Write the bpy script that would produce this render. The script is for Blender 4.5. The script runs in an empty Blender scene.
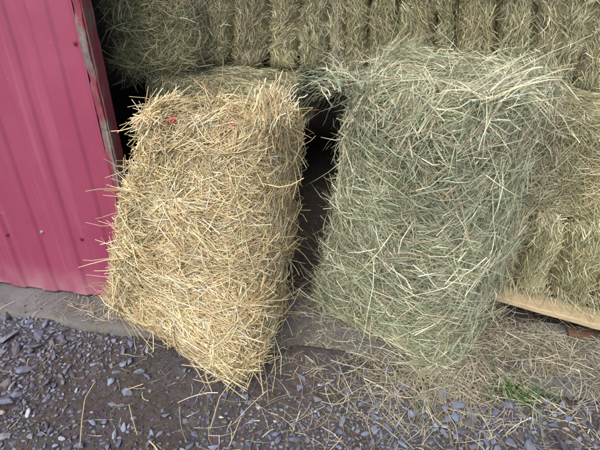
import bpy, bmesh, math, random
import numpy as np
from mathutils import Vector
random.seed(7); RNG = np.random.default_rng(11)
sc = bpy.context.scene
COL = sc.collection

# ------------------------------------------------------------------ camera, sky, sun, exposure
F_PX, PITCH, YAW, CAM_H = 465.0, math.radians(31), math.radians(11), 1.28     # photo is 600 x 450
cam = bpy.data.cameras.new('camera'); cam.sensor_width = 36; cam.lens = F_PX / 600 * 36
cam.clip_start = 0.02; cam.clip_end = 800
cam_o = bpy.data.objects.new('camera', cam); COL.objects.link(cam_o)
cam_o.location = (0, 0, CAM_H); cam_o.rotation_euler = (math.pi / 2 - PITCH, 0, YAW)
sc.camera = cam_o

SUN_EL, SUN_AZ = math.radians(52), math.radians(192)       # azimuth from +Y clockwise: behind the camera, to its left
w = bpy.data.worlds.new('World'); sc.world = w; w.use_nodes = True
nt = w.node_tree; nt.nodes.clear()
sky = nt.nodes.new('ShaderNodeTexSky'); sky.sky_type = 'NISHITA'; sky.sun_disc = False
sky.sun_elevation = SUN_EL; sky.sun_rotation = SUN_AZ; sky.dust_density = 4.0; sky.air_density = 1.0; sky.ozone_density = 1.5
bg = nt.nodes.new('ShaderNodeBackground'); bg.inputs['Strength'].default_value = 0.15
wo = nt.nodes.new('ShaderNodeOutputWorld')
nt.links.new(sky.outputs[0], bg.inputs[0]); nt.links.new(bg.outputs[0], wo.inputs[0])
sl = bpy.data.lights.new('sun', 'SUN'); sl.energy = 1.4; sl.angle = math.radians(50); sl.color = (1.0, 0.97, 0.93)
so = bpy.data.objects.new('sun', sl); COL.objects.link(so)
sd = Vector((math.sin(SUN_AZ) * math.cos(SUN_EL), math.cos(SUN_AZ) * math.cos(SUN_EL), math.sin(SUN_EL)))
so.rotation_euler = sd.to_track_quat('Z', 'Y').to_euler(); so.location = sd * 20
vs = sc.view_settings; vs.view_transform = 'Standard'; vs.look = 'None'; vs.gamma = 1; vs.use_curve_mapping = False
vs.exposure = 0.85
cy = sc.cycles; cy.max_bounces = 5; cy.debug_use_spatial_splits = True; cy.diffuse_bounces = 3; cy.glossy_bounces = 2; cy.transmission_bounces = 3; cy.use_denoising = True

# ------------------------------------------------------------------ pixel -> place
_fh = np.array([-math.sin(YAW), math.cos(YAW), 0]); _r = np.array([math.cos(YAW), math.sin(YAW), 0]); _z = np.array([0, 0, 1.])
_F = math.cos(PITCH) * _fh - math.sin(PITCH) * _z; _U = math.sin(PITCH) * _fh + math.cos(PITCH) * _z
_C = np.array([0, 0, CAM_H])
def at(x, y, z=None, Y=None):
    d = _F + _r * (x - 300) / F_PX - _U * (y - 225) / F_PX
    t = (z - CAM_H) / d[2] if z is not None else Y / d[1]
    return _C + d * t

# ------------------------------------------------------------------ helpers
def tag(o, label=None, cat=None, group=None, kind=None):
    for k, v in (('label', label), ('category', cat), ('group', group), ('kind', kind)):
        if v: o[k] = v
    return o
def empty(name, loc=(0, 0, 0)):
    o = bpy.data.objects.new(name, None); COL.objects.link(o); o.location = loc; o.empty_display_size = .1
    bpy.context.view_layer.update(); return o
def link(name, me, parent=None):
    o = bpy.data.objects.new(name, me); COL.objects.link(o)
    if parent is not None:
        o.parent = parent; o.matrix_parent_inverse = parent.matrix_basis.inverted()
    return o
def npmesh(name, V, Q, mat=None, col=None, smooth=False, T=None):
    """V (n,3), Q (m,4) quads, T (k,3) triangles"""
    me = bpy.data.meshes.new(name)
    V = np.asarray(V, np.float32); Q = np.zeros((0, 4), np.int32) if Q is None else np.asarray(Q, np.int32)
    T = np.zeros((0, 3), np.int32) if T is None else np.asarray(T, np.int32)
    me.vertices.add(len(V)); me.vertices.foreach_set('co', V.ravel())
    nl = Q.size + T.size; me.loops.add(nl); me.loops.foreach_set('vertex_index', np.concatenate([Q.ravel(), T.ravel()]))
    me.polygons.add(len(Q) + len(T))
    ls = np.concatenate([np.arange(len(Q)) * 4, len(Q) * 4 + np.arange(len(T)) * 3]).astype(np.int32)
    me.polygons.foreach_set('loop_start', ls)
    me.polygons.foreach_set('use_smooth', np.full(len(ls), smooth, bool))
    if col is not None:
        a = me.color_attributes.new('Col', 'FLOAT_COLOR', 'POINT')
        c = np.ones((len(V), 4), np.float32); c[:, :3] = col; a.data.foreach_set('color', c.ravel())
    me.update(calc_edges=True); me.validate()
    if mat: me.materials.append(mat)
    return me
_perm = np.random.default_rng(3).random((64, 64, 64))
def vnoise(P, scale=1.0, seed=0):
    P = np.asarray(P, float) / scale + seed * 7.31
    i = np.floor(P).astype(int); f = P - i; f = f * f * (3 - 2 * f); out = 0
    for dx in (0, 1):
        for dy in (0, 1):
            for dz in (0, 1):
                wgt = np.abs(1 - dx - f[..., 0]) * np.abs(1 - dy - f[..., 1]) * np.abs(1 - dz - f[..., 2])
                out = out + wgt * _perm[(i[..., 0] + dx) % 64, (i[..., 1] + dy) % 64, (i[..., 2] + dz) % 64]
    return out * 2 - 1
def norm(v): return v / np.maximum(np.linalg.norm(v, axis=-1, keepdims=True), 1e-9)

def box_bm(bm, lo, hi, bev=0.0):
    lo, hi = Vector(lo), Vector(hi)
    r = bmesh.ops.create_cube(bm, size=1)
    for v in r['verts']: v.co = Vector([(lo[i] + hi[i]) / 2 + v.co[i] * (hi[i] - lo[i]) for i in range(3)])
    if bev:
        es = list({e for v in r['verts'] for e in v.link_edges})
        bmesh.ops.bevel(bm, geom=es, offset=bev, segments=2, affect='EDGES', profile=.5)
def bm_obj(name, bm, mat, parent=None, smooth=False):
    me = bpy.data.meshes.new(name); bm.to_mesh(me); bm.free()
    if smooth: me.polygons.foreach_set('use_smooth', np.full(len(me.polygons), True))
    me.materials.append(mat); return link(name, me, parent)

# ------------------------------------------------------------------ materials
def mat_new(name):
    m = bpy.data.materials.new(name); m.use_nodes = True
    n = m.node_tree; p = n.nodes['Principled BSDF']; return m, n, p
def N(n, t, **kw):
    x = n.nodes.new(t)
    for k, v in kw.items():
        if k in x.inputs: x.inputs[k].default_value = v
        else: setattr(x, k, v)
    return x
def ramp(n, fac, stops):
    r = n.nodes.new('ShaderNodeValToRGB'); e = r.color_ramp.elements
    while len(e) < len(stops): e.new(.5)
    for el, (p, c) in zip(e, stops): el.position = p; el.color = (*c, 1) if len(c) == 3 else c
    n.links.new(fac, r.inputs[0]); return r.outputs[0]
def noise(n, scale, detail=4, vec=None, rough=.55, dist=0):
    x = N(n, 'ShaderNodeTexNoise', Scale=scale, Detail=detail, Roughness=rough, Distortion=dist)
    if vec is not None: n.links.new(vec, x.inputs['Vector'])
    return x.outputs['Fac']
def mixc(n, fac, a, b, mode='MIX'):
    x = n.nodes.new('ShaderNodeMix'); x.data_type = 'RGBA'; x.blend_type = mode
    for s, v in ((0, fac), (6, a), (7, b)):
        if hasattr(v, 'is_linked'): n.links.new(v, x.inputs[s])
        else: x.inputs[s].default_value = v if s == 0 else (*v, 1)
    return x.outputs[2]
def math_(n, op, a, b=None, clamp=False):
    x = n.nodes.new('ShaderNodeMath'); x.operation = op; x.use_clamp = clamp
    for s, v in ((0, a), (1, b)):
        if v is None: continue
        if hasattr(v, 'is_linked'): n.links.new(v, x.inputs[s])
        else: x.inputs[s].default_value = v
    return x.outputs[0]
def bump(n, p, h, strength=.4, dist=.01):
    b = N(n, 'ShaderNodeBump', Strength=strength, Distance=dist); n.links.new(h, b.inputs['Height']); n.links.new(b.outputs[0], p.inputs['Normal'])
def objco(n, scale=(1, 1, 1)):
    t = n.nodes.new('ShaderNodeNewGeometry')
    m = N(n, 'ShaderNodeMapping'); m.inputs['Scale'].default_value = scale
    n.links.new(t.outputs['Position'], m.inputs[0]); return m.outputs[0]

def mat_stalk(name, rough=.5, trans=.22, gloss=.06):
    m = bpy.data.materials.new(name); m.use_nodes = True; n = m.node_tree; n.nodes.remove(n.nodes['Principled BSDF'])
    a = n.nodes.new('ShaderNodeVertexColor'); a.layer_name = 'Col'; c = a.outputs[0]
    di = n.nodes.new('ShaderNodeBsdfDiffuse'); n.links.new(c, di.inputs[0]); top = di.outputs[0]
    if trans:
        tr = n.nodes.new('ShaderNodeBsdfTranslucent'); n.links.new(c, tr.inputs[0])
        mx = N(n, 'ShaderNodeMixShader'); mx.inputs[0].default_value = trans
        n.links.new(top, mx.inputs[1]); n.links.new(tr.outputs[0], mx.inputs[2]); top = mx.outputs[0]
    gl = n.nodes.new('ShaderNodeBsdfGlossy'); gl.inputs['Roughness'].default_value = rough; gl.inputs[0].default_value = (1, 1, 1, 1)
    mx = N(n, 'ShaderNodeMixShader'); mx.inputs[0].default_value = gloss
    n.links.new(top, mx.inputs[1]); n.links.new(gl.outputs[0], mx.inputs[2])
    n.links.new(mx.outputs[0], n.nodes['Material Output'].inputs[0]); return m
M_STRAW = mat_stalk('straw', .38, .10, .07); M_HAY = mat_stalk('hay', .45, .12, .05)

def mat_plain(name, col, rough=.6, var=.3, scale=20, bmp=.3):
    m, n, p = mat_new(name)
    f = noise(n, scale, 6, objco(n))
    lo = tuple(c * (1 - var) for c in col); hi = tuple(min(1, c * (1 + var)) for c in col)
    n.links.new(ramp(n, f, [(.3, lo), (.7, hi)]), p.inputs['Base Color']); p.inputs['Roughness'].default_value = rough
    bump(n, p, f, bmp, .004); return m

def mat_siding():
    m, n, p = mat_new('red_painted_steel')
    co = objco(n); geo = n.nodes.new('ShaderNodeNewGeometry'); sep = n.nodes.new('ShaderNodeSeparateXYZ'); n.links.new(geo.outputs['Position'], sep.inputs[0])
    base = ramp(n, noise(n, 2.2, 5, objco(n, (1, 1, .35))), [(.3, (.225, .034, .076)), (.72, (.285, .056, .110))])
    dust = math_(n, 'MULTIPLY', ramp(n, math_(n, 'MULTIPLY', sep.outputs[2], 5.0), [(.05, (1, 1, 1)), (.75, (0, 0, 0))]), ramp(n, noise(n, 7, 6, objco(n, (1, 1, .5))), [(.35, (0, 0, 0)), (.75, (1, 1, 1))]))
    streak = ramp(n, noise(n, 26, 5, objco(n, (1, 1, .04))), [(.56, (0, 0, 0)), (.8, (1, 1, 1))])
    c = mixc(n, math_(n, 'MULTIPLY', streak, .30), base, (.46, .17, .24))
    blot = ramp(n, noise(n, 1.6, 7, objco(n, (1, 1, .6)), .65), [(.42, (0, 0, 0)), (.68, (1, 1, 1))])
    c = mixc(n, math_(n, 'MULTIPLY', blot, .35), c, (.20, .018, .045))
    grime = ramp(n, noise(n, 45, 6, co, .7), [(.55, (0, 0, 0)), (.72, (1, 1, 1))])
    c = mixc(n, math_(n, 'MULTIPLY', grime, .10), c, (.13, .09, .08))
    c = mixc(n, math_(n, 'MULTIPLY', dust, .8), c, (.46, .33, .34))
    scr = ramp(n, noise(n, 90, 3, objco(n, (.25, 1, 1))), [(.70, (0, 0, 0)), (.76, (1, 1, 1))])
    c = mixc(n, math_(n, 'MULTIPLY', scr, .12), c, (.7, .5, .55))
    n.links.new(c, p.inputs['Base Color'])
    r = ramp(n, noise(n, 14, 6, co), [(.3, (.30, .30, .30)), (.75, (.46, .46, .46))])
    n.links.new(r, p.inputs['Roughness']); p.inputs['Specular IOR Level'].default_value = .6; p.inputs['Coat Weight'].default_value = .8; p.inputs['Coat Roughness'].default_value = .22
    bump(n, p, noise(n, 6, 3, objco(n, (1, 1, .4))), .22, .02); return m
M_SIDING = mat_siding()

def mat_wood(name, c0, c1, axis, paint=None, amount=.5):
    m, n, p = mat_new(name)
    s = [26, 26, 26]; s[axis] = 1.6
    g = noise(n, 3, 8, objco(n, s), .65, .4)
    c = ramp(n, g, [(.28, c0), (.72, c1)])
    if paint:
        f = ramp(n, noise(n, 22, 7, objco(n, [1 if i != axis else .35 for i in range(3)]), .7), [(amount - .05, (1, 1, 1)), (amount + .05, (0, 0, 0))])
        c = mixc(n, f, c, paint)
    n.links.new(c, p.inputs['Base Color']); p.inputs['Roughness'].default_value = .78
    bump(n, p, g, .5, .004); return m
M_JAMB_GREY = mat_wood('weathered_grey_wood', (.06, .05, .046), (.23, .20, .18), 2, (.17, .03, .045), .53)
M_JAMB_RED = mat_wood('worn_red_painted_wood', (.08, .055, .05), (.20, .15, .13), 2, (.19, .03, .05), .54)
M_PALLET = mat_wood('bare_pine', (.30, .235, .135), (.46, .375, .235), 0)
M_DARKWOOD = mat_wood('old_brown_wood', (.06, .035, .022), (.16, .09, .055), 0)
M_SCREW_RED = mat_plain('red_screw_paint', (.16, .02, .03), .45)
M_SCREW_ZINC = mat_plain('zinc_screw', (.42, .42, .42), .4); M_SCREW_ZINC.node_tree.nodes['Principled BSDF'].inputs['Metallic'].default_value = .7
M_TWINE = mat_plain('red_twine', (.50, .12, .085), .6, .25, 300)
M_INNER = mat_plain('unseen_shell', (.13, .10, .075), .9)

def mat_concrete():
    m, n, p = mat_new('old_concrete')
    co = objco(n)
    c = ramp(n, noise(n, 9, 8, co, .65), [(.28, (.13, .125, .128)), (.5, (.205, .20, .205)), (.75, (.29, .285, .29))])
    dirt = ramp(n, noise(n, 4.5, 6, co, .6), [(.40, (0, 0, 0)), (.60, (1, 1, 1))])
    c = mixc(n, math_(n, 'MULTIPLY', dirt, .55), c, (.105, .090, .082))
    spk = ramp(n, noise(n, 120, 4, co, .6), [(.58, (0, 0, 0)), (.68, (1, 1, 1))])
    c = mixc(n, math_(n, 'MULTIPLY', spk, .6), c, (.07, .06, .055))
    sep = n.nodes.new('ShaderNodeSeparateXYZ'); n.links.new(co, sep.inputs[0])
    edge = ramp(n, math_(n, 'SUBTRACT', sep.outputs[1], 1.17), [(.0, (1, 1, 1)), (.05, (0, 0, 0))])
    moss = math_(n, 'MULTIPLY', edge, ramp(n, noise(n, 16, 6, co, .7), [(.42, (0, 0, 0)), (.62, (1, 1, 1))]))
    c = mixc(n, math_(n, 'MULTIPLY', moss, .65), c, (.22, .20, .07))
    n.links.new(c, p.inputs['Base Color']); p.inputs['Roughness'].default_value = .92
    bump(n, p, math_(n, 'ADD', noise(n, 60, 8, co, .75), noise(n, 240, 4, co, .7)), .9, .008); return m
M_CONC = mat_concrete()

def mat_dirt():
    m, n, p = mat_new('dark_brown_soil')
    co = objco(n)
    c = ramp(n, noise(n, 30, 10, co, .7), [(.3, (.036, .028, .023)), (.5, (.070, .055, .045)), (.72, (.125, .100, .084))])
    v = N(n, 'ShaderNodeTexVoronoi', Scale=60); n.links.new(co, v.inputs['Vector'])
    far = ramp(n, noise(n, 3, 4, co), [(.4, (0, 0, 0)), (.6, (1, 1, 1))])
    c = mixc(n, math_(n, 'MULTIPLY', far, .45), c, mixc(n, .5, (.12, .12, .15), v.outputs['Color'], 'MULTIPLY'))
    n.links.new(c, p.inputs['Base Color']); p.inputs['Roughness'].default_value = .95
    h = math_(n, 'ADD', noise(n, 90, 8, co, .75), math_(n, 'MULTIPLY', v.outputs['Distance'], .4))
    bump(n, p, h, .9, .012); return m
M_DIRT = mat_dirt(); M_SHADE_FLOOR = mat_plain('shade_dark_floor', (.050, .040, .034), .95, .4, 40, .6)  # barn floor colour darkened to paint in the shade between the bales

def mat_stone():
    m, n, p = mat_new('slate_chips')
    oi = n.nodes.new('ShaderNodeVertexColor'); oi.layer_name = 'Col'
    f = noise(n, 60, 7, objco(n), .65)
    c = mixc(n, .8, oi.outputs[0], ramp(n, f, [(.25, (.45, .43, .42)), (.75, (1.1, 1.1, 1.1))]), 'MULTIPLY')
    dust = ramp(n, noise(n, 25, 5, objco(n)), [(.42, (0, 0, 0)), (.66, (1, 1, 1))])
    c = mixc(n, math_(n, 'MULTIPLY', dust, .6), c, (.10, .08, .07))
    n.links.new(c, p.inputs['Base Color']); p.inputs['Roughness'].default_value = .7
    bump(n, p, noise(n, 180, 6, objco(n), .7), .4, .003); return m
M_STONE = mat_stone()

# ------------------------------------------------------------------ structure: ground, slab
SLAB_Y = 1.185; SIDING_Y = 1.34
def blob(X, Y, cx, cy, rx, ry): return np.exp(-(((X - cx) / rx) ** 2 + ((Y - cy) / ry) ** 2))
def ground_z(X, Y):
    P = np.stack([X, Y, np.zeros_like(X)], -1)
    near = np.exp(-((X + .3) / 2.4) ** 4 - ((Y - .7) / 1.3) ** 4)
    z = -.040 + near * (.010 * vnoise(P, .35, 1) + .0055 * vnoise(P, .09, 2) + .004 * vnoise(P, .028, 3) + .0022 * vnoise(P, .011, 4))
    z = z + .046 * blob(X, Y, -.08, 1.14, .46, .17) + .030 * blob(X, Y, .75, 1.16, .42, .10) + .030 * np.exp(-((Y - 1.20) / .06) ** 2) * np.clip(vnoise(P, .22, 9) + .25, 0, 1) * near      # soil and chaff heaped against the slab
    return z + .012 * vnoise(P, 3.5, 5) * (1 - near)
def geo_axis(lo, hi, step, far):
    c = list(np.arange(lo, hi + step / 2, step)); d = step; a, b = lo, hi; L = []; R_ = []
    while a > -far or b < far:
        d *= 1.35; a -= d; b += d; L.append(a); R_.append(b)
    return np.array(L[::-1] + c + R_)
def grid(xs, ys):
    X, Y = np.meshgrid(xs, ys, indexing='ij'); nx, ny = X.shape; i = np.arange(nx * ny).reshape(nx, ny)
    return X, Y, np.stack([i[:-1, :-1], i[1:, :-1], i[1:, 1:], i[:-1, 1:]], -1).reshape(-1, 4)
X, Y, Q = grid(geo_axis(-1.9, 1.3, .0075, 260), geo_axis(.35, 1.30, .0075, 260))
Z = ground_z(X, Y); Z = np.where(Y > 1.23, np.minimum(Z, -.05) - .05, Z)
ground = link('ground', npmesh('ground', np.stack([X, Y, Z], -1).reshape(-1, 3), Q, M_DIRT, smooth=True)); tag(ground, kind='structure')

xs = np.concatenate([np.linspace(-3.2, 3.6, 680)])
prof = [(1.53, -.12), (1.53, -.01), (1.525, 0)] + [(1.52 - .01 * k, 0) for k in range(0, 32)] + [(SLAB_Y + .012, -.002), (SLAB_Y + .004, -.008), (SLAB_Y, -.018), (SLAB_Y - .002, -.04), (SLAB_Y - .004, -.12)]
PX, PI_ = np.meshgrid(xs, np.arange(len(prof)), indexing='ij'); PY = np.array(prof)[PI_, 0]; PZ = np.array(prof)[PI_, 1]
P = np.stack([PX, PY, PZ], -1)
fr = (PY < 1.6); PY = PY + (PY > 1.50) * .03 * vnoise(P, .2, 8)
PY = PY + fr * (.012 * vnoise(P, .14, 1) + .007 * vnoise(P, .035, 2) + .003 * vnoise(P, .012, 7)) ; PZ = PZ + fr * (.004 * vnoise(P, .10, 3) + .0025 * vnoise(P, .03, 4) + .0012 * vnoise(P, .012, 5)) - (fr & (PY < SLAB_Y + .05)) * .012 * np.clip(vnoise(P, .07, 6) - .25, 0, 1)
i = np.arange(PX.size).reshape(PX.shape)
slab = link('concrete_sill', npmesh('concrete_sill', np.stack([PX, PY, PZ], -1).reshape(-1, 3), np.stack([i[:-1, :-1], i[:-1, 1:], i[1:, 1:], i[1:, :-1]], -1).reshape(-1, 4)[:, ::-1], M_CONC, smooth=True)); tag(slab, kind='structure')

X, Y, Q = grid(np.linspace(-3.2, 3.6, 240), np.linspace(1.47, 6.0, 150))
P = np.stack([X, Y, X * 0], -1)
tag(link('barn_floor', npmesh('barn_floor', np.stack([X, Y, -.010 + .008 * vnoise(P, .15, 3) + .004 * vnoise(P, .05, 4)], -1).reshape(-1, 3), Q, M_SHADE_FLOOR, smooth=True)), kind='structure')

# ------------------------------------------------------------------ barn
EDGE_X = at(104, 100, Y=SIDING_Y)[0]
barn = empty('barn', (EDGE_X, SIDING_Y, 0))
tag(barn, 'barn with ribbed red steel siding and a worn wooden jamb, filled with bales', 'barn')
SID_R = at(96.5, 100, Y=SIDING_Y)[0]
def siding_profile(x):
    s = (SID_R - .085 - x) % .148
    h = np.interp(s, [0, .013, .072, .085, .148], [0, .009, .009, 0, 0])
    return h
us = np.arange(SID_R - 2.0, SID_R, .004); zs = np.concatenate([[0, .004], np.linspace(.02, 2.57, 60)])
UX, ZZ = np.meshgrid(us, zs, indexing='ij')
bend = .004 * vnoise(np.stack([UX, ZZ * 0, ZZ], -1), .25, 6)
base = .012 + .004 * vnoise(np.stack([UX, UX * 0, UX * 0], -1), .06, 2) * np.exp(-ZZ / .05)
V = np.stack([UX, SIDING_Y - siding_profile(UX) + bend, ZZ + base], -1).reshape(-1, 3)
i = np.arange(UX.size).reshape(UX.shape)
Q = np.stack([i[:-1, :-1], i[1:, :-1], i[1:, 1:], i[:-1, 1:]], -1).reshape(-1, 4)
panel = link('siding_panel', npmesh('siding_panel', V, Q, M_SIDING, smooth=True), barn)
md = panel.modifiers.new('thick', 'SOLIDIFY'); md.thickness = .0012; md.offset = 1
def screw(px, py, mat):
    p = at(px, py, Y=SIDING_Y); y0 = SIDING_Y - siding_profile(np.array([p[0]]))[0]
    bm = bmesh.new()
    for (r, a, b, seg) in ((.0075, .000, .0015, 16), (.0048, .0015, .0060, 6)):
        res = bmesh.ops.create_cone(bm, cap_ends=True, segments=seg, radius1=r, radius2=r * .93, depth=b - a)
        for v in res['verts']: v.co = Vector((p[0] + v.co.x, y0 - .002 - (a + b) / 2 - v.co.z, p[2] + v.co.y))
    bm_obj('screw', bm, mat, panel)
for px, py, mt in ((8, 234, M_SCREW_RED), (42, 232, M_SCREW_ZINC), (82, 239, M_SCREW_RED), (75, 43, M_SCREW_RED)): screw(px, py, mt)
def rough_board(name, lo, hi, mat, parent, step=.02, amp=.002, seed=0):
    bm = bmesh.new(); box_bm(bm, lo, hi, .003)
    k = max(range(3), key=lambda a: hi[a] - lo[a]); n = int((hi[k] - lo[k]) / step)
    es = [e for e in bm.edges if abs((e.verts[0].co - e.verts[1].co)[k]) > .5 * (hi[k] - lo[k])]
    bmesh.ops.subdivide_edges(bm, edges=es, cuts=n, use_grid_fill=True)
    P = np.array([v.co[:] for v in bm.verts])
    D = np.stack([vnoise(P, .05, seed + j) + .6 * vnoise(P, .015, seed + j + 5) for j in range(3)], -1) * amp
    for v, d in zip(bm.verts, D): v.co += Vector(d)
    return bm_obj(name, bm, mat, parent)
rough_board('jamb_trim', (SID_R - .004, SIDING_Y - .010, .018), (EDGE_X - .006, SIDING_Y + .03, 2.595), M_JAMB_GREY, barn, .012, .003, 1)
rough_board('jamb_board', (EDGE_X - .0055, SIDING_Y - .006, .016), (EDGE_X, SIDING_Y + .045, 2.595), M_JAMB_RED, barn, .012, .0015, 9)
def barn_box(name, lo, hi, mat):
    bm = bmesh.new(); box_bm(bm, lo, hi); return bm_obj(name, bm, mat, barn)  # unseen shell around the bales, added to keep the interior dark
barn_box('unseen_inner_wall', (SID_R - 2.0, SIDING_Y + .05, .0), (SID_R - .01, SIDING_Y + .07, 2.595), M_INNER)
barn_box('unseen_header_beam', (SID_R - 2.0, SIDING_Y - .01, 2.60), (3.6, SIDING_Y + .08, 2.95), M_JAMB_RED)
barn_box('unseen_side_wall', (SID_R - 2.04, SIDING_Y + .005, .0), (SID_R - 2.003, 5.9, 2.95), M_INNER)
barn_box('unseen_far_side_wall', (3.0, SIDING_Y - .003, .0), (3.04, 5.9, 2.595), M_INNER)
barn_box('unseen_rear_wall', (SID_R - 2.0, 5.85, .0), (2.99, 5.89, 2.95), M_INNER)
barn_box('unseen_roof', (SID_R - 2.3, SIDING_Y - .28, 2.955), (3.9, 6.1, 3.0), M_INNER)  # added out of view, overhang sized to dim the light on the stack

# ------------------------------------------------------------------ stalk geometry
def tubes(P, rad, sides=3):
    """P (n,K,3) centre lines, rad (n,K) -> V, Q"""
    n, K, _ = P.shape
    T = norm(np.gradient(P, axis=1)); ref = norm(RNG.normal(size=(n, 1, 3)))
    A = norm(np.cross(T, ref)); B = np.cross(T, A)
    ang = np.arange(sides) * 2 * math.pi / sides
    V = P[:, :, None] + rad[:, :, None, None] * (A[:, :, None] * np.cos(ang)[:, None] + B[:, :, None] * np.sin(ang)[:, None])
    idx = np.arange(n * K * sides).reshape(n, K, sides); nx = np.roll(idx, -1, 2)
    Q = np.stack([idx[:, :-1], nx[:, :-1], nx[:, 1:], idx[:, 1:]], -1).reshape(-1, 4)
    return V.reshape(-1, 3), Q, K * sides
def ribbons(P, wid, up, flat=.6):
    n, K, _ = P.shape
    T = norm(np.gradient(P, axis=1)); ref = norm(up[:, None] + flat * RNG.normal(size=(n, 1, 3)) + .25 * RNG.normal(size=(n, K, 3)))
    W = norm(np.cross(T, ref)) * wid[:, :, None] * .5
    V = np.stack([P - W, P + W], 2)
    idx = np.arange(n * K * 2).reshape(n, K, 2)
    Q = np.stack([idx[:, :-1, 0], idx[:, :-1, 1], idx[:, 1:, 1], idx[:, 1:, 0]], -1).reshape(-1, 4)
    return V.reshape(-1, 3), Q, K * 2
def pick(pal, wts, n, jit=.07, val=.24):
    pal = np.array(pal); c = pal[RNG.choice(len(pal), n, p=np.array(wts) / sum(wts))]
    return np.clip(c * np.exp(val * RNG.normal(size=(n, 1))) * (1 + jit * RNG.normal(size=(n, 3)) * .5), .01, .95)
PAL_STRAW = ([(.66, .53, .29), (.76, .64, .39), (.55, .41, .20), (.40, .28, .13), (.62, .54, .31), (.83, .75, .53)], [5, 4, 3, 1.2, 1.6, 2.2])
PAL_HAY = ([(.33, .355, .23), (.24, .30, .205), (.42, .425, .285), (.52, .48, .34), (.32, .26, .17), (.22, .30, .20), (.64, .61, .44)], [4.5, 3.0, 4.2, 2.3, 1.6, 2.2, 1.8])
PAL_STACK = ([(.40, .365, .215), (.32, .33, .19), (.48, .445, .285), (.32, .265, .155), (.26, .285, .175), (.60, .56, .38)], [4, 3.6, 3, 1.8, 2.4, 1.4])
PAL_LOOSE = ([(.33, .30, .21), (.25, .25, .165), (.44, .40, .30), (.24, .19, .13), (.52, .48, .37), (.19, .21, .13)], [4, 3, 2.5, 3, 1.2, 1.5])

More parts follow.
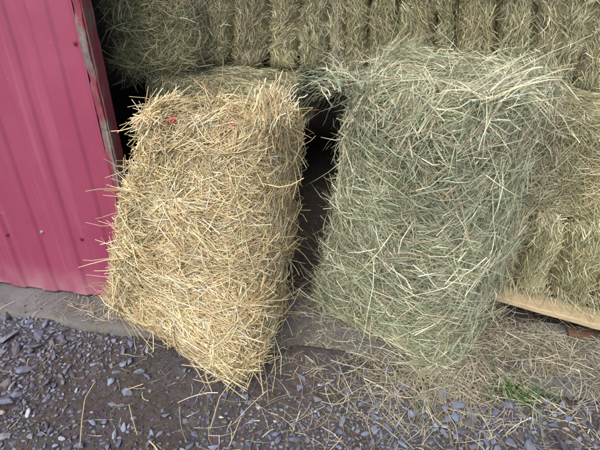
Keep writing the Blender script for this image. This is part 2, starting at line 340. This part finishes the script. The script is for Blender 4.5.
class Bale:
    """a rounded block in its own frame (a width, b depth with -b the front, c length), warped to eight corner places"""
    def __init__(s, dims, corners, ridge=.012, rho=.045, lump=.012, groove=.014, grooves=(-.105, .105), seed=0, nfl=10):
        s.d = np.array(dims, float); s.C = np.array(corners, float).reshape(2, 2, 2, 3); s.ridge = ridge; s.rho = rho
        s.pw = 4.0 if ridge > .03 else 2.4; s.lump = lump; s.groove = groove; s.gr = grooves; s.seed = seed
        r = np.random.default_rng(seed + 50); t = np.cumsum(r.uniform(.5, 1.5, nfl)); t = np.concatenate([[0], t / t[-1]])
        s.fb = (t - .5) * s.d[2]; s.foff = r.uniform(-.7, .7, nfl) * ridge; s.ftilt = r.normal(size=nfl) * .35; s.nfl = nfl
    def flake(s, c): return np.clip(np.searchsorted(s.fb, c) - 1, 0, s.nfl - 1)
    def warp(s, m):
        q = m / s.d + .5; out = 0
        for i in (0, 1):
            for j in (0, 1):
                for k in (0, 1):
                    wg = (q[..., 0] if i else 1 - q[..., 0]) * (q[..., 1] if j else 1 - q[..., 1]) * (q[..., 2] if k else 1 - q[..., 2])
                    out = out + wg[..., None] * s.C[i, j, k]
        return out
    def surf(s, m, extra=0.0):
        inner = np.clip(m, -(s.d / 2 - s.rho), s.d / 2 - s.rho); n = norm(m - inner + 1e-9)
        c = m[..., 2] + .014 * vnoise(m, .12, s.seed + 3) * (s.ridge > .015)
        f = s.flake(c); lo = s.fb[f]; hi = s.fb[f + 1]; t = np.clip((c - lo) / (hi - lo), 0, 1)
        side = 1 - np.abs(n[..., 2]) ** 2
        d = side * (s.ridge * (1 - np.abs(2 * t - 1) ** s.pw) - s.ridge * .75 + s.foff[f] * .3 * (1 - np.abs(2 * t - 1) ** 3))
        d = d + s.lump * (vnoise(m, .17, s.seed) + .55 * vnoise(m, .06, s.seed + 1))
        for g in s.gr: d = d - s.groove * np.exp(-((m[..., 0] - g + .008 * vnoise(m, .15, s.seed + 9)) / .020) ** 2) * (1 - np.abs(n[..., 0]))
        return inner + n * (s.rho + d + extra)[..., None] if np.ndim(extra) or np.ndim(d) else None, n
    def core(s, step, depth, crange=None, faces=((0, -1), (0, 1), (1, -1), (1, 1), (2, -1), (2, 1))):
        Vs, Qs, o = [], [], 0
        for ax, sg in faces:
            o1, o2 = [k for k in range(3) if k != ax]
            def rng(k):
                lo, hi = (-s.d[k] / 2, s.d[k] / 2) if (k != 2 or crange is None) else crange
                return np.linspace(lo, hi, max(3, int((hi - lo) / step) + 1))
            U, W = np.meshgrid(rng(o1), rng(o2), indexing='ij'); m = np.zeros(U.shape + (3,))
            m[..., ax] = sg * s.d[ax] / 2; m[..., o1] = U; m[..., o2] = W
            p, _ = s.surf(m, -depth); v = s.warp(p); nx, ny = U.shape; i = np.arange(nx * ny).reshape(nx, ny) + o
            q = np.stack([i[:-1, :-1], i[1:, :-1], i[1:, 1:], i[:-1, 1:]], -1).reshape(-1, 4)
            Vs.append(v.reshape(-1, 3)); Qs.append(q); o += nx * ny
        return np.concatenate(Vs), np.concatenate(Qs)
    def stalks(s, dens, pal, L=(.05, .16), W=(.0018, .0035), spread=.7, base=None, K=4, tube=False, depth=(-.024, .006), lift=.18, stick=.05, bend=.18, faces=None, field=.7, fscale=.055):
        """dens: {(axis, sign): stalks per square metre}; returns V, Q, colours, flake index of every stalk, verts per stalk"""
        M, Nn, TH = [], [], []
        for (ax, sg), de in dens.items():
            o1, o2 = [k for k in range(3) if k != ax]; n = int(de * s.d[o1] * s.d[o2])
            m = np.zeros((n, 3)); m[:, ax] = sg * s.d[ax] / 2
            m[:, o1] = RNG.uniform(-.5, .5, n) * s.d[o1]; m[:, o2] = RNG.uniform(-.5, .5, n) * s.d[o2]
            if ax != 2 and s.ridge > .03:
                cc = m[:, 2] + .014 * vnoise(m, .12, s.seed + 3); f = s.flake(cc); tt = (cc - s.fb[f]) / (s.fb[f + 1] - s.fb[f])
                m = m[RNG.random(n) < np.clip((.5 - np.abs(tt - .5)) * 9 - .7, .16, 1)]; n = len(m)
            dp = RNG.uniform(*depth, n); p, nn = s.surf(m, dp)
            flakeax = 2 if ax != 2 else o1
            main = np.zeros(3); main[[k for k in range(3) if k not in (ax, flakeax)][0]] = 1
            sec = np.zeros(3); sec[flakeax] = 1
            sp = spread if ax != 2 else 1.6
            th = field * 2.2 * vnoise(m, fscale, s.seed + 20 + ax) + sp * RNG.normal(size=n)
            if base is not None and ax != 2: th = th + base
            t = main * np.cos(th)[:, None] + sec * np.sin(th)[:, None]
            t = norm(t - nn * (t * nn).sum(1, keepdims=True))
            M.append(p); Nn.append(nn); TH.append(t)
        P0 = np.concatenate(M); NN = np.concatenate(Nn); T = np.concatenate(TH); n = len(P0)
        fl = s.flake(P0[:, 2])
        ln = RNG.uniform(*L, n) * np.where(RNG.random(n) < .12, 1.5, 1)
        lf = lift * RNG.normal(size=n) + .04
        st = RNG.random(n) < stick; lf = np.where(st, RNG.uniform(.25, .95, n), lf); 
        sgn = np.where(RNG.random(n) < .5, -1, 1)
        D = norm(T * sgn[:, None] + NN * lf[:, None]); B = np.cross(NN, D)
        bl = bend * RNG.normal(size=n); bn = -np.abs(bend * .8 * RNG.normal(size=n))
        t = np.linspace(0, 1, K)[None, :, None]; tc = t - np.where(st, .12, .45)[:, None, None]
        C = P0[:, None] + D[:, None] * ln[:, None, None] * tc + (B * bl[:, None] + NN * bn[:, None])[:, None] * ln[:, None, None] * tc ** 2
        C = C + RNG.normal(size=C.shape) * (ln * .018)[:, None, None]
        Cw = s.warp(C); wd = RNG.uniform(*W, n); tt = np.linspace(0, 1, K)
        if tube: V, Q, k = tubes(Cw, wd[:, None] * .5 * (1 - .25 * tt[None] ** 3))
        else: V, Q, k = ribbons(Cw, wd[:, None] * (1 - .75 * tt[None] ** 2.5), s.warp(P0 + NN * .01) - s.warp(P0), .55)
        cl = pick(*pal, n)
        tone = 1 + .22 * vnoise(P0, .12, s.seed + 33)[:, None]
        cl = np.clip(cl * tone, .01, .95)
        return V, Q, np.repeat(cl, k, 0), fl, k

def core_col(V, pal, seed=0):
    c = np.average(np.array(pal[0]), axis=0, weights=pal[1]); t = 1 + .45 * vnoise(V, .018, seed) + .35 * vnoise(V, .007, seed + 1)
    return np.clip(c[None] * .8 * t[:, None], .01, .9)

def add_front_bale(name, B, pal, mat, dens, label, cat, core_step=.012, group=None, **kw):
    root = empty(name, B.C.reshape(-1, 3)[:, :].mean(0) * np.array([1, 1, 0])); tag(root, label, cat, group)
    V, Q = B.core(core_step, .024); link('bale_core', npmesh('bale_core', V, Q, mat, core_col(V, pal, B.seed), True), root)
    V, Q, c, fl, k = B.stalks(dens, pal, **kw)
    o = link('stalks', npmesh('stalks', V, Q, mat, c, True), root); tag(o, kind='stuff'); return root

def long_layer(root, B, pal, mat, dens, **kw):
    V, Q, c, fl, k = B.stalks(dens, pal, **kw); tag(link('long_stalks', npmesh('long_stalks', V, Q, mat, c, True), root), kind='stuff')
# ---- straw bale
def Cn(BLf, BLb, BRf, BRb, TLf, TLb, TRf, TRb):            # corner order [a: left/right][b: front/back][c: bottom/top]
    return [[[BLf, TLf], [BLb, TLb]], [[BRf, TRf], [BRb, TRb]]]
straw_B = Bale((.47, .36, .92), Cn(at(95, 309, z=.13), at(180, 285, z=.02), at(245, 397, z=.03), at(288, 306, z=-.005),
                                   at(136, 97, z=.92), at(200, 108, z=.80), at(268, 104, z=.90), at(308, 106, z=.80)),
               ridge=.014, rho=.085, lump=.024, groove=.020, seed=1)
straw = add_front_bale('straw_bale', straw_B, PAL_STRAW, M_STRAW,
    {(1, -1): 36000, (0, 1): 36000, (0, -1): 16000, (2, 1): 26000, (2, -1): 9000, (1, 1): 4000},
    'golden yellow straw bale standing on end, propped beside the red wall', 'straw bale',
    L=(.045, .15), W=(.0018, .0036), spread=.55, K=4, tube=True, lift=.13, stick=.03, bend=.40, field=1.1, fscale=.085)
long_layer(straw, straw_B, PAL_STRAW, M_STRAW, {(1, -1): 3600, (0, 1): 3000, (2, 1): 2600, (0, -1): 900}, L=(.09, .18), W=(.0024, .0042), spread=.8, K=5, tube=True, depth=(-.006, .006), lift=.08, stick=.03, bend=.42)
# ---- hay bale
hay_B = Bale((.46, .42, .94), Cn(at(309, 305, z=.02), at(392, 256, z=.02), at(437, 377, z=-.015), at(498, 296, z=.01),
                                 at(353, 86, z=.94), at(394, 42, z=.98), at(490, 113, z=.93), at(557, 66, z=.97)),
             ridge=.022, rho=.065, lump=.028, groove=.036, seed=2)
hay = add_front_bale('hay_bale', hay_B, PAL_HAY, M_HAY,
    {(1, -1): 52000, (0, 1): 52000, (0, -1): 20000, (2, 1): 44000, (2, -1): 10000, (1, 1): 6000},
    'pale green hay bale standing on end, nearest the grass tuft', 'hay bale',
    L=(.05, .17), W=(.0014, .0034), spread=.60, K=4, tube=False, lift=.15, stick=.035, bend=.45, field=1.1, fscale=.10)
long_layer(hay, hay_B, ([(.52, .49, .33), (.42, .45, .29), (.62, .59, .43), (.34, .40, .25), (.40, .33, .21)], [4, 4, 2, 3.4, 1]), M_HAY, {(1, -1): 3600, (0, 1): 3600, (2, 1): 5000, (0, -1): 1600}, L=(.11, .25), W=(.0016, .0033), spread=1.0, K=6, tube=False, depth=(-.006, .012), lift=.10, stick=.05, bend=.5, field=.9, fscale=.08)

def extra_stalks(root, name, P, wid, pal, mat, tube=False, up=(0, 0, 1)):
    n = len(P)
    if tube: V, Q, k = tubes(P, wid * .5)
    else: V, Q, k = ribbons(P, wid, np.tile(np.array(up, float), (n, 1)), .7)
    o = link(name, npmesh(name, V, Q, mat, np.repeat(pick(*pal, n), k, 0), True), root)
    return tag(o, kind='stuff')
def fan(n, base, jit, d, spread, L, droop, K=6):
    base = np.array(base) + RNG.normal(size=(n, 3)) * jit; d = norm(np.array(d, float) + RNG.normal(size=(n, 3)) * spread)
    ln = RNG.uniform(*L, n); t = np.linspace(0, 1, K)[None, :, None]
    P = base[:, None] + d[:, None] * ln[:, None, None] * t
    P[..., 2] -= (droop * RNG.uniform(.4, 1.4, n) * ln)[:, None] * np.linspace(0, 1, K)[None] ** 2
    return P + RNG.normal(size=P.shape) * .002
# straw tuft rising at the bale's rear top corner; fans of long hay on the other bale's top
P = fan(110, at(272, 118, z=.885), (.022, .02, .02), (.16, .12, .75), .22, (.05, .13), .30)
extra_stalks(straw, 'straw_tuft', P, RNG.uniform(.0022, .004, (110, 1)) * np.ones((1, 6)), PAL_STRAW, M_STRAW, True)
tp = at(482, 98, z=.955)
LONGP = ([(.60, .55, .38), (.50, .50, .34), (.70, .66, .48), (.40, .42, .28)], [4, 3, 3, 2])
P = np.concatenate([fan(70, tp, (.04, .03, .010), (.62, .15, .52), .20, (.08, .27), .28), fan(30, tp, (.05, .03, .01), (-.9, .3, .35), .3, (.10, .26), .3),
                    fan(12, tp, (.06, .02, .012), (.05, -.8, .2), .5, (.06, .15), .9)])
extra_stalks(hay, 'hay_tuft', P, np.linspace(1, .35, 6)[None] * RNG.uniform(.0016, .0034, (len(P), 1)), LONGP, M_HAY)
tp = at(343, 82, z=.945)
P = np.concatenate([fan(260, tp, (.03, .06, .02), (-.6, .45, .25), .40, (.05, .14), .45)])
extra_stalks(hay, 'hay_tuft', P, np.linspace(1, .35, 6)[None] * RNG.uniform(.0016, .0034, (len(P), 1)), PAL_HAY, M_HAY)

# ---- red twine round the straw bale, knotted where it shows
def tube_curve(pts, r, sides=6):
    P = np.array(pts)[None]; V, Q, k = tubes(P, np.full((1, len(pts)), r), sides); return V, Q
for g, kn in ((-.105, (172, 118)), (.105, (233, 120))):
    d = straw_B.d / 2; loop = []
    for c in np.linspace(-d[2], d[2], 60): loop.append((g, -d[1], c))
    for b in np.linspace(-d[1], d[1], 24)[1:]: loop.append((g, b, d[2]))
    for c in np.linspace(d[2], -d[2], 60)[1:]: loop.append((g, d[1], c))
    for b in np.linspace(d[1], -d[1], 24)[1:]: loop.append((g, b, -d[2]))
    p, nn = straw_B.surf(np.array(loop), np.full(len(loop), -.010)); p = straw_B.warp(p)
    p = p[0] * 0 + p
    V, Q = tube_curve(p, .0022); tw = link('twine', npmesh('twine', V, Q, M_TWINE, None, True), straw)
    # knot with two frayed ends, lying on top of the straw
    j = 55; c0 = p[j]; out = norm((straw_B.warp((straw_B.surf(np.array([loop[j]]), np.array([.010]))[0])) - c0))[0]
    c0 = c0 + out * .031
    Vs, Qs, o = [], [], 0
    for k in range(7):
        a = RNG.normal(size=(9, 3)) * .0065; a[0] *= .2; a = np.cumsum(a, 0); a -= a.mean(0); a -= np.outer(a @ out, out) * .6
        pts = c0 + a * (1.0 if k > 1 else 1.5)
        tt = np.linspace(0, 8, 28); pts = np.stack([np.interp(tt, range(9), pts[:, q]) for q in range(3)], -1)
        V, Q = tube_curve(pts, .0016 if k > 1 else .002); Vs.append(V); Qs.append(Q + o); o += len(V)
    link('knot', npmesh('knot', np.concatenate(Vs), np.concatenate(Qs), M_TWINE, None, True), tw)

# ------------------------------------------------------------------ the stack behind
def stack_bale(o, LEN, yaw, dep, hgt, label, dens, seed, tilt=0, jit=.018, nfl=10, ridge=.024, end_on=False, pal=PAL_STACK, rho=.05, **kw):
    """o: front bottom left corner; the bale's length runs along its yaw (or into the barn when end_on)"""
    u = np.array([math.cos(yaw), math.sin(yaw), tilt]); v = np.array([-math.sin(yaw), math.cos(yaw), 0]); zz = np.array([-tilt, 0, 1.]); o = np.array(o, float)
    r = np.random.default_rng(seed); C = np.zeros((2, 2, 2, 3))
    for i in (0, 1):
        for j in (0, 1):
            for k in (0, 1):
                if end_on: C[i, j, k] = o + u * dep * (1 - i) + v * LEN * k + zz * hgt * (1 - j)      # seen on its end: c runs inwards
                else: C[i, j, k] = o + u * LEN * k + v * dep * j + zz * hgt * i
    C += r.normal(size=C.shape) * jit
    B = Bale((dep if end_on else hgt, hgt if end_on else dep, LEN), C, ridge=ridge, rho=rho, lump=.016, groove=.010, seed=seed, nfl=nfl)
    root = empty('stacked_hay_bale', (C[0, 0, 0] + C[0, 0, 1]) / 2); tag(root, label, 'hay bale', 'hay bales stacked in the barn')
    a = dict(L=(.025, .085), W=(.0014, .0032), spread=.32, K=4, depth=(-.012, .004), lift=.14, stick=.03, bend=.6, field=.32, fscale=.05); a.update(kw)
    V, Q, c, fl, k = B.stalks(dens, pal, **a); qk = Q.shape[0] // len(fl)
    V = V.reshape(len(fl), k, 3); c = c.reshape(len(fl), k, 3); Q0 = Q.reshape(len(fl), qk, 4)[0]
    for f in range(nfl):
        fa = [(0, -1), (0, 1), (1, -1), (1, 1)] + ([(2, -1)] if f == 0 else []) + ([(2, 1)] if f == nfl - 1 else [])
        Vc, Qc = B.core(.02, .018, (B.fb[f], B.fb[f + 1]), fa)
        sel = fl == f; n = int(sel.sum()); Vs = V[sel].reshape(-1, 3)
        Qs = (Q0[None] + np.arange(n)[:, None, None] * k).reshape(-1, 4) + len(Vc)
        cc = np.clip(np.concatenate([core_col(Vc, pal, seed), c[sel].reshape(-1, 3)]) * (1 + .08 * r.normal()) * np.array([1 + .012 * r.normal(), 1, 1 + .025 * r.normal()]), .01, .95)
        link('flake', npmesh('flake', np.concatenate([Vc, Vs]), np.concatenate([Qc, Qs]), M_HAY, cc, True), root)
    return root
FULL = {(1, -1): 34000, (0, 1): 20000, (2, -1): 14000, (2, 1): 12000, (0, -1): 6000}
UP = {(1, -1): 40000, (0, 1): 5000, (2, -1): 10000, (2, 1): 10000, (0, -1): 6000}
R = math.radians
# bottom course, on the pallet
stack_bale((.47, 1.60, .100), .95, R(-12), .46, .33, 'shaded hay bale resting on the pale board, bottom of the stack on the right', FULL, 21, ridge=.11, jit=.012, nfl=9)
# second course
stack_bale((.42, 1.62, .445), .98, R(-9), .46, .36, 'middle course hay bale right of the propped green bale', {**FULL, (0, 1): 30000}, 23, spread=.9, ridge=.02, field=.8, L=(.05, .16))
stack_bale((-.99, 1.77, .45), .95, R(-2), .57, .36, 'middle course hay bale whose top shows just above the straw bale', {(2, -1): 26000, (0, 1): 14000, (0, -1): 14000, (1, -1): 44000}, 24, end_on=True, spread=.8, ridge=.012)
# upper course
stack_bale((at(114, 60, Y=1.76)[0], 1.75, .81), .95, R(3), at(184, 60, Y=1.76)[0] - at(114, 60, Y=1.76)[0], .40, 'shaggy hay bale at the top left beside the dark doorway gap', {(2, -1): 64000, (0, 1): 24000, (0, -1): 22000, (1, -1): 10000, (1, 1): 26000}, 25, end_on=True, ridge=.01, L=(.05, .13), stick=.22, lift=.3, rho=.09)
stack_bale((at(202, 40, Y=2.05)[0], 2.06, .80), 1.06, R(-1), .46, .40, 'upper hay bale with upright folds above the straw bale', UP, 26, ridge=.12, nfl=9)
stack_bale((.225, 1.95, .80), .98, R(-3), .46, .40, 'upper hay bale with upright folds above the green bale', UP, 27, ridge=.12, nfl=9)
stack_bale((1.31, 1.80, .80), .98, R(-3), .46, .40, 'upper hay bale cut off by the right edge of the picture', UP, 28, ridge=.12, nfl=9)

# ------------------------------------------------------------------ pallet under the stack
b0, b1 = at(498, 296, z=.105), at(602, 325, z=.105)
ang = math.atan2(b1[1] - b0[1], b1[0] - b0[0])
pal_o = empty('wooden_pallet', (b0[0], b0[1], 0)); tag(pal_o, 'bare pine pallet under the stack, its front board showing at the right', 'pallet')
bpy.context.view_layer.update()
def pallet_board(name, lo, hi, mat, seed):
    o = rough_board(name, lo, hi, mat, None, .04, .0012, seed); o.rotation_euler.z = ang; o.location = (b0[0], b0[1], 0)
    bpy.context.view_layer.update(); o.parent = pal_o; o.matrix_parent_inverse = pal_o.matrix_basis.inverted()
for k, y in enumerate((-.006, .14, .28, .42)): pallet_board('board', (-.25, y, .082), (.95, y + .095, .104), M_PALLET, k)
for k, x in enumerate((-.24, .36, .91)): pallet_board('stringer', (x, .16, .0), (x + .038, .51, .0815), M_DARKWOOD, 10 + k)
wp = at(585, 333, z=.02)
scrap = rough_board('wood_scrap', (wp[0] - .06, wp[1] - .02, .002), (wp[0] + .11, wp[1] + .02, .022), M_DARKWOOD, None, .02, .003, 31)
tag(scrap, 'dark brown wood scrap lying below the pale board', 'wood scrap')

# ------------------------------------------------------------------ stones
def stone_mesh(seed, flat=.5, bev=True):
    r = np.random.default_rng(seed); p = norm(r.normal(size=(15, 3)) * [1, 1, 1.3]) * r.uniform(.75, 1.1, (15, 1)) * np.array([1, r.uniform(.45, .8), flat * r.uniform(.5, 1.1)])
    bm = bmesh.new(); [bm.verts.new(x) for x in p]
    res = bmesh.ops.convex_hull(bm, input=bm.verts); bmesh.ops.delete(bm, geom=[v for v in bm.verts if not v.link_faces], context='VERTS')
    if bev: bmesh.ops.bevel(bm, geom=bm.edges[:], offset=.05, segments=1, affect='EDGES')
    bmesh.ops.triangulate(bm, faces=bm.faces); bm.verts.ensure_lookup_table(); bm.verts.index_update()
    V = np.array([v.co[:] for v in bm.verts]); T = np.array([[v.index for v in f.verts] for f in bm.faces]); bm.free(); return V, T
VAR = [stone_mesh(100 + k, .38 + .3 * (k % 4) / 4) for k in range(28)]
SML = [stone_mesh(500 + k, .4 + .3 * (k % 4) / 4, False) for k in range(28)]
PAL_STONE = [(.125, .15, .22), (.18, .212, .305), (.09, .105, .16), (.24, .28, .38), (.14, .15, .195), (.15, .145, .155), (.34, .37, .45)]
WST = [5, 4, 5, 1.4, 2.5, 1.2, .35]
def rotm(r):
    a = r.uniform(0, 2 * math.pi); t = r.normal() * .28; s_ = r.normal() * .28
    ca, sa, ct, st, cs, ss = math.cos(a), math.sin(a), math.cos(t), math.sin(t), math.cos(s_), math.sin(s_)
    return np.array([[ca, -sa, 0], [sa, ca, 0], [0, 0, 1]]) @ np.array([[1, 0, 0], [0, ct, -st], [0, st, ct]]) @ np.array([[cs, 0, ss], [0, 1, 0], [-ss, 0, cs]])
def gravel_density(x, y):
    g = lambda cx, cy, rx, ry: math.exp(-(((x - cx) / rx) ** 2 + ((y - cy) / ry) ** 2))
    d = 3.2 * g(-1.44, .98, .21, .32) + .7 * g(-1.10, 1.14, .22, .05) + .9 * g(-.35, .64, .50, .10) + 1.9 * g(.55, .90, .42, .17) + .45 * g(0, .85, .35, .16) + 1.6 * g(-1.5, .62, .33, .4) + .9 * g(-.2, .35, 1.2, .22) + .012
    return d
r = np.random.default_rng(5); placed = []; cells = {}
def free(x, y, rad):
    ix, iy = int(x // .03), int(y // .03)
    for a in (-2, -1, 0, 1, 2):
        for b in (-2, -1, 0, 1, 2):
            for (px, py, pr) in cells.get((ix + a, iy + b), ()):
                if (px - x) ** 2 + (py - y) ** 2 < (.56 * (pr + rad)) ** 2: return False
    cells.setdefault((ix, iy), []).append((x, y, rad)); return True
special = []     # (pixel, radius, colour, label)
for px, py, rad, c, lb in (
    (12, 386, .026, (.40, .42, .46), 'pale blue grey stone near the left edge of the photo'),
    (3, 413, .020, (.36, .29, .31), 'pinkish grey stone at the left edge below the pale one'),
    (2, 437, .026, (.30, .31, .33), 'rounded grey stone at the lower left edge'),
    (114, 434, .020, (.26, .28, .35), 'large blue grey stone beside the short straw'),
    (221, 415, .013, (.62, .58, .56), 'small white chip below the straw bale'),
    (566, 430, .014, (.48, .38, .38), 'pinkish pale stone in the gravel below the grass tuft'),
    (52, 407, .010, (.28, .12, .09), 'small reddish stone in the bare soil'),
    (243, 437, .013, (.27, .14, .09), 'rusty brown chip among the gravel'),
    (258, 408, .014, (.40, .33, .33), 'flat pinkish chip right of the small white chip')):
    p = at(px, py, z=-.03); special.append((p, rad, c, lb)); free(p[0], p[1], rad)
tries = 0
while tries < 90000 and len(placed) < 9000:
    tries += 1
    x, y = r.uniform(-2.0, 1.35), r.uniform(.28, 1.185)
    if r.random() > gravel_density(x, y): continue
    big = r.random(); rad = .0065 + .007 * big + (.011 * r.random() if big > .65 else 0)
    if tries > 50000: rad = r.uniform(.003, .007)
    if x < -1.12: rad *= 1.5 if big < .5 else 2.1
    elif x > .25: rad *= 1.5
    elif y < .72 and x > -.9: rad *= 1.3
    if free(x, y, rad): placed.append((x, y, rad))
placed = np.array(placed)
gz = ground_z(placed[:, 0], placed[:, 1])
vis = [(k, placed[k, 2] / math.hypot(placed[k, 1], CAM_H)) for k in range(len(placed)) if -.95 - .45 * placed[k, 1] < placed[k, 0] < .95 and placed[k, 1] > .62]
top = set(k for k, _ in sorted(vis, key=lambda t: -t[1])[:290])
Vs, Ts, Cs, o = [], [], [], 0
var_me = {}
for k, (x, y, rad) in enumerate(placed):
    vi = int(r.integers(len(VAR))); ci = int(r.choice(len(PAL_STONE), p=np.array(WST) / sum(WST)))
    c = np.array(PAL_STONE[ci]) * math.exp(.18 * r.normal()); rot = rotm(r); zz = gz[k] + rad * r.uniform(.0, .5)
    if k in top:
        key = (vi, ci)
        if key not in var_me: var_me[key] = npmesh('stone', VAR[vi][0], None, M_STONE, np.tile(c, (len(VAR[vi][0]), 1)), False, VAR[vi][1])
        s = link('stone', var_me[key], ground)
        from mathutils import Matrix
        s.matrix_basis = Matrix.Translation((x, y, zz)) @ Matrix(rot.tolist()).to_4x4() @ Matrix.Diagonal((rad, rad, rad, 1))
    else:
        V, T = (VAR if rad > .014 else SML)[vi]; Vs.append(V @ rot.T * rad + [x, y, zz]); Ts.append(T + o); o += len(V); Cs.append(np.tile(c, (len(V), 1)))
gv = link('gravel', npmesh('gravel', np.concatenate(Vs), None, M_STONE, np.concatenate(Cs), False, np.concatenate(Ts)))
tag(gv, 'blue grey slate gravel scattered over dark soil', 'gravel', kind='stuff')
for k, (p, rad, c, lb) in enumerate(special):
    V, T = stone_mesh(300 + k, .6); z0 = float(ground_z(np.array([p[0]]), np.array([p[1]]))[0])
    V = V @ rotm(r).T * rad; s = link('stone', npmesh('stone', V, None, M_STONE, np.tile(c, (len(V), 1)), False, T)); s.location = (p[0], p[1], z0 + rad * .25); tag(s, lb, 'stone')
# soil crumbs
n = 13000; cx = r.uniform(-1.6, .9, n); cy = r.uniform(.48, 1.18, n); sl_ = r.random(n) < .035; cy = np.where(sl_, 1.17 + np.abs(r.normal(size=n)) * .10, cy); cz = np.where(cy > 1.19, .001, ground_z(cx, cy)); cr = .0013 + .0055 * r.random(n) ** 2.2
Vs, Ts, Cs, o = [], [], [], 0
for k in range(n):
    V, T = SML[k % 28]; Vs.append(V @ rotm(r).T * cr[k] * [1, 1, 1.4] + [cx[k], cy[k], cz[k] + cr[k] * .3]); Ts.append(T + o); o += len(V)
    Cs.append(np.tile(np.array((.068, .057, .050)) * math.exp(.35 * r.normal()), (len(V), 1)))
tag(link('soil_crumbs', npmesh('soil_crumbs', np.concatenate(Vs), None, M_STONE, np.concatenate(Cs), False, np.concatenate(Ts))), 'loose crumbs of dark brown soil on the ground', 'soil', kind='stuff')

# ------------------------------------------------------------------ loose hay on floor and ground
def floor_z(x, y): return np.where(y > SLAB_Y, .001, ground_z(x, y))
def lying(n, cx, cy, sx, sy, L=(.03, .16), pile=.0):
    x = cx + sx * RNG.normal(size=n); y = cy + sy * RNG.normal(size=n); th = RNG.uniform(0, 2 * math.pi, n); ln = RNG.uniform(*L, n); K = 5
    t = np.linspace(-.5, .5, K); cv = RNG.normal(size=n) * .5
    PX = x[:, None] + np.cos(th)[:, None] * ln[:, None] * t + np.sin(th)[:, None] * (cv * ln)[:, None] * t ** 2
    PY = y[:, None] + np.sin(th)[:, None] * ln[:, None] * t - np.cos(th)[:, None] * (cv * ln)[:, None] * t ** 2
    h = RNG.uniform(.002, .008 + pile, n)[:, None] + RNG.normal(size=(n, 1)) * .05 * ln[:, None] * t + np.abs(RNG.normal(size=(n, K))) * .0015
    PZ = floor_z(PX.ravel(), PY.ravel()).reshape(PX.shape) + np.maximum(h, .0015)
    return np.stack([PX, PY, PZ], -1)
Ls = [lying(1500, .62, 1.36, .26, .12, pile=.015), lying(330, .15, 1.11, .20, .06, pile=.008), lying(190, .05, .97, .26, .08), lying(170, .55, 1.06, .25, .07),
      lying(260, -.15, 1.25, .12, .07, L=(.02, .10)), lying(70, -.2, .85, .4, .15), lying(110, -.95, 1.05, .35, .2, L=(.02, .07)), lying(500, -.1, 1.5, .3, .12), lying(240, -1.0, 1.27, .2, .03, L=(.02, .09)), lying(420, .28, 1.17, .10, .06, L=(.05, .2), pile=.02)]
P = np.concatenate(Ls); n = len(P)
V, Q, k = ribbons(P, np.linspace(1, .5, 5)[None] * RNG.uniform(.0012, .0034, (n, 1)), np.tile([0, 0, 1.], (n, 1)), .5)
tag(link('loose_hay', npmesh('loose_hay', V, Q, M_HAY, np.repeat(pick(*PAL_LOOSE, n), k, 0), True)), 'loose hay stems strewn over floor and gravel', 'hay', kind='stuff')
# straws hanging in the dark gap by the jamb
def straw_thing(px_pts, label, z=None, rad=.0014, name='loose_straw'):
    pts = [at(x, y, z=-.03) for x, y in px_pts]
    pts = np.array([[p[0], p[1], float(floor_z(np.array([p[0]]), np.array([p[1]]))[0]) + .019] for p in pts])
    tt = np.linspace(0, len(pts) - 1, 14); pts = np.stack([np.interp(tt, range(len(pts)), pts[:, q]) for q in range(3)], -1)
    V, Q = tube_curve(pts, rad, 5); s = link(name, npmesh(name, V, Q, M_STRAW, np.tile((.60, .48, .27), (len(V), 1)), True))
    return tag(s, label, 'straw')
straw_thing([(81, 449), (83, 424), (86, 401), (96, 384)], 'long bent straw on the bare soil at the lower left')
straw_thing([(130, 408), (133, 421), (138, 438)], 'short upright straw beside the large blue grey stone', rad=.0012)
straw_thing([(127, 393), (144, 387)], 'short straw lying on dark soil just below the straw bale')
straw_thing([(229, 447), (235, 433), (241, 419)], 'straight straw on gravel near the bottom, right of the white chip')
straw_thing([(150, 443), (156, 449), (158, 452)], 'thick straw stub at the bottom edge in the gravel', rad=.0022)
straw_thing([(96, 322), (80, 318), (70, 313)], 'thin straw lying on the concrete edge below the red siding', rad=.0009)

# ------------------------------------------------------------------ grass tuft
g0 = at(517, 398, z=-.02); nb = 150
P = fan(nb, (g0[0], g0[1], float(floor_z(np.array([g0[0]]), np.array([g0[1]]))[0]) + .006), (.044, .020, .0), (0, -.05, .8), .6, (.03, .15), .6)
P[..., 2] = np.maximum(P[..., 2], -.03)
V, Q, k = ribbons(P, np.array([.8, 1, 1, .85, .6, .15])[None] * RNG.uniform(.002, .004, (nb, 1)), RNG.normal(size=(nb, 3)), .5)
gr = link('grass_tuft', npmesh('grass_tuft', V, Q, M_HAY, np.repeat(pick([(.07, .145, .035), (.05, .11, .025), (.13, .19, .06), (.3, .28, .16)], [3.2, 3, 1.6, .8], nb), k, 0), True))
tag(gr, 'small tuft of fresh green grass growing by the gravel', 'grass')

# ------------------------------------------------------------------ stems hanging over the pallet's front board
bb = np.array(b0); be = np.array(b1); nn_ = 260; tq = RNG.uniform(0, 1, (nn_, 1))
P = fan(nn_, (0, 0, 0), (0, 0, 0), (0, -.8, .1), .5, (.05, .13), 1.1)
P = P + (bb + (be - bb) * tq * 1.3 + np.stack([0 * tq[:, 0], RNG.uniform(.07, .13, nn_), RNG.uniform(.02, .07, nn_)], -1))[:, None]
P[..., 2] = np.maximum(P[..., 2], .109)
V, Q, k = ribbons(P, np.linspace(1, .4, 6)[None] * RNG.uniform(.0014, .003, (nn_, 1)), np.tile([0, 0, 1.], (nn_, 1)), .6)
tag(link('hay_wisps', npmesh('hay_wisps', V, Q, M_HAY, np.repeat(pick(*PAL_STACK, nn_), k, 0), True)), 'wisps of hay lying over the pale front board', 'hay', kind='stuff')
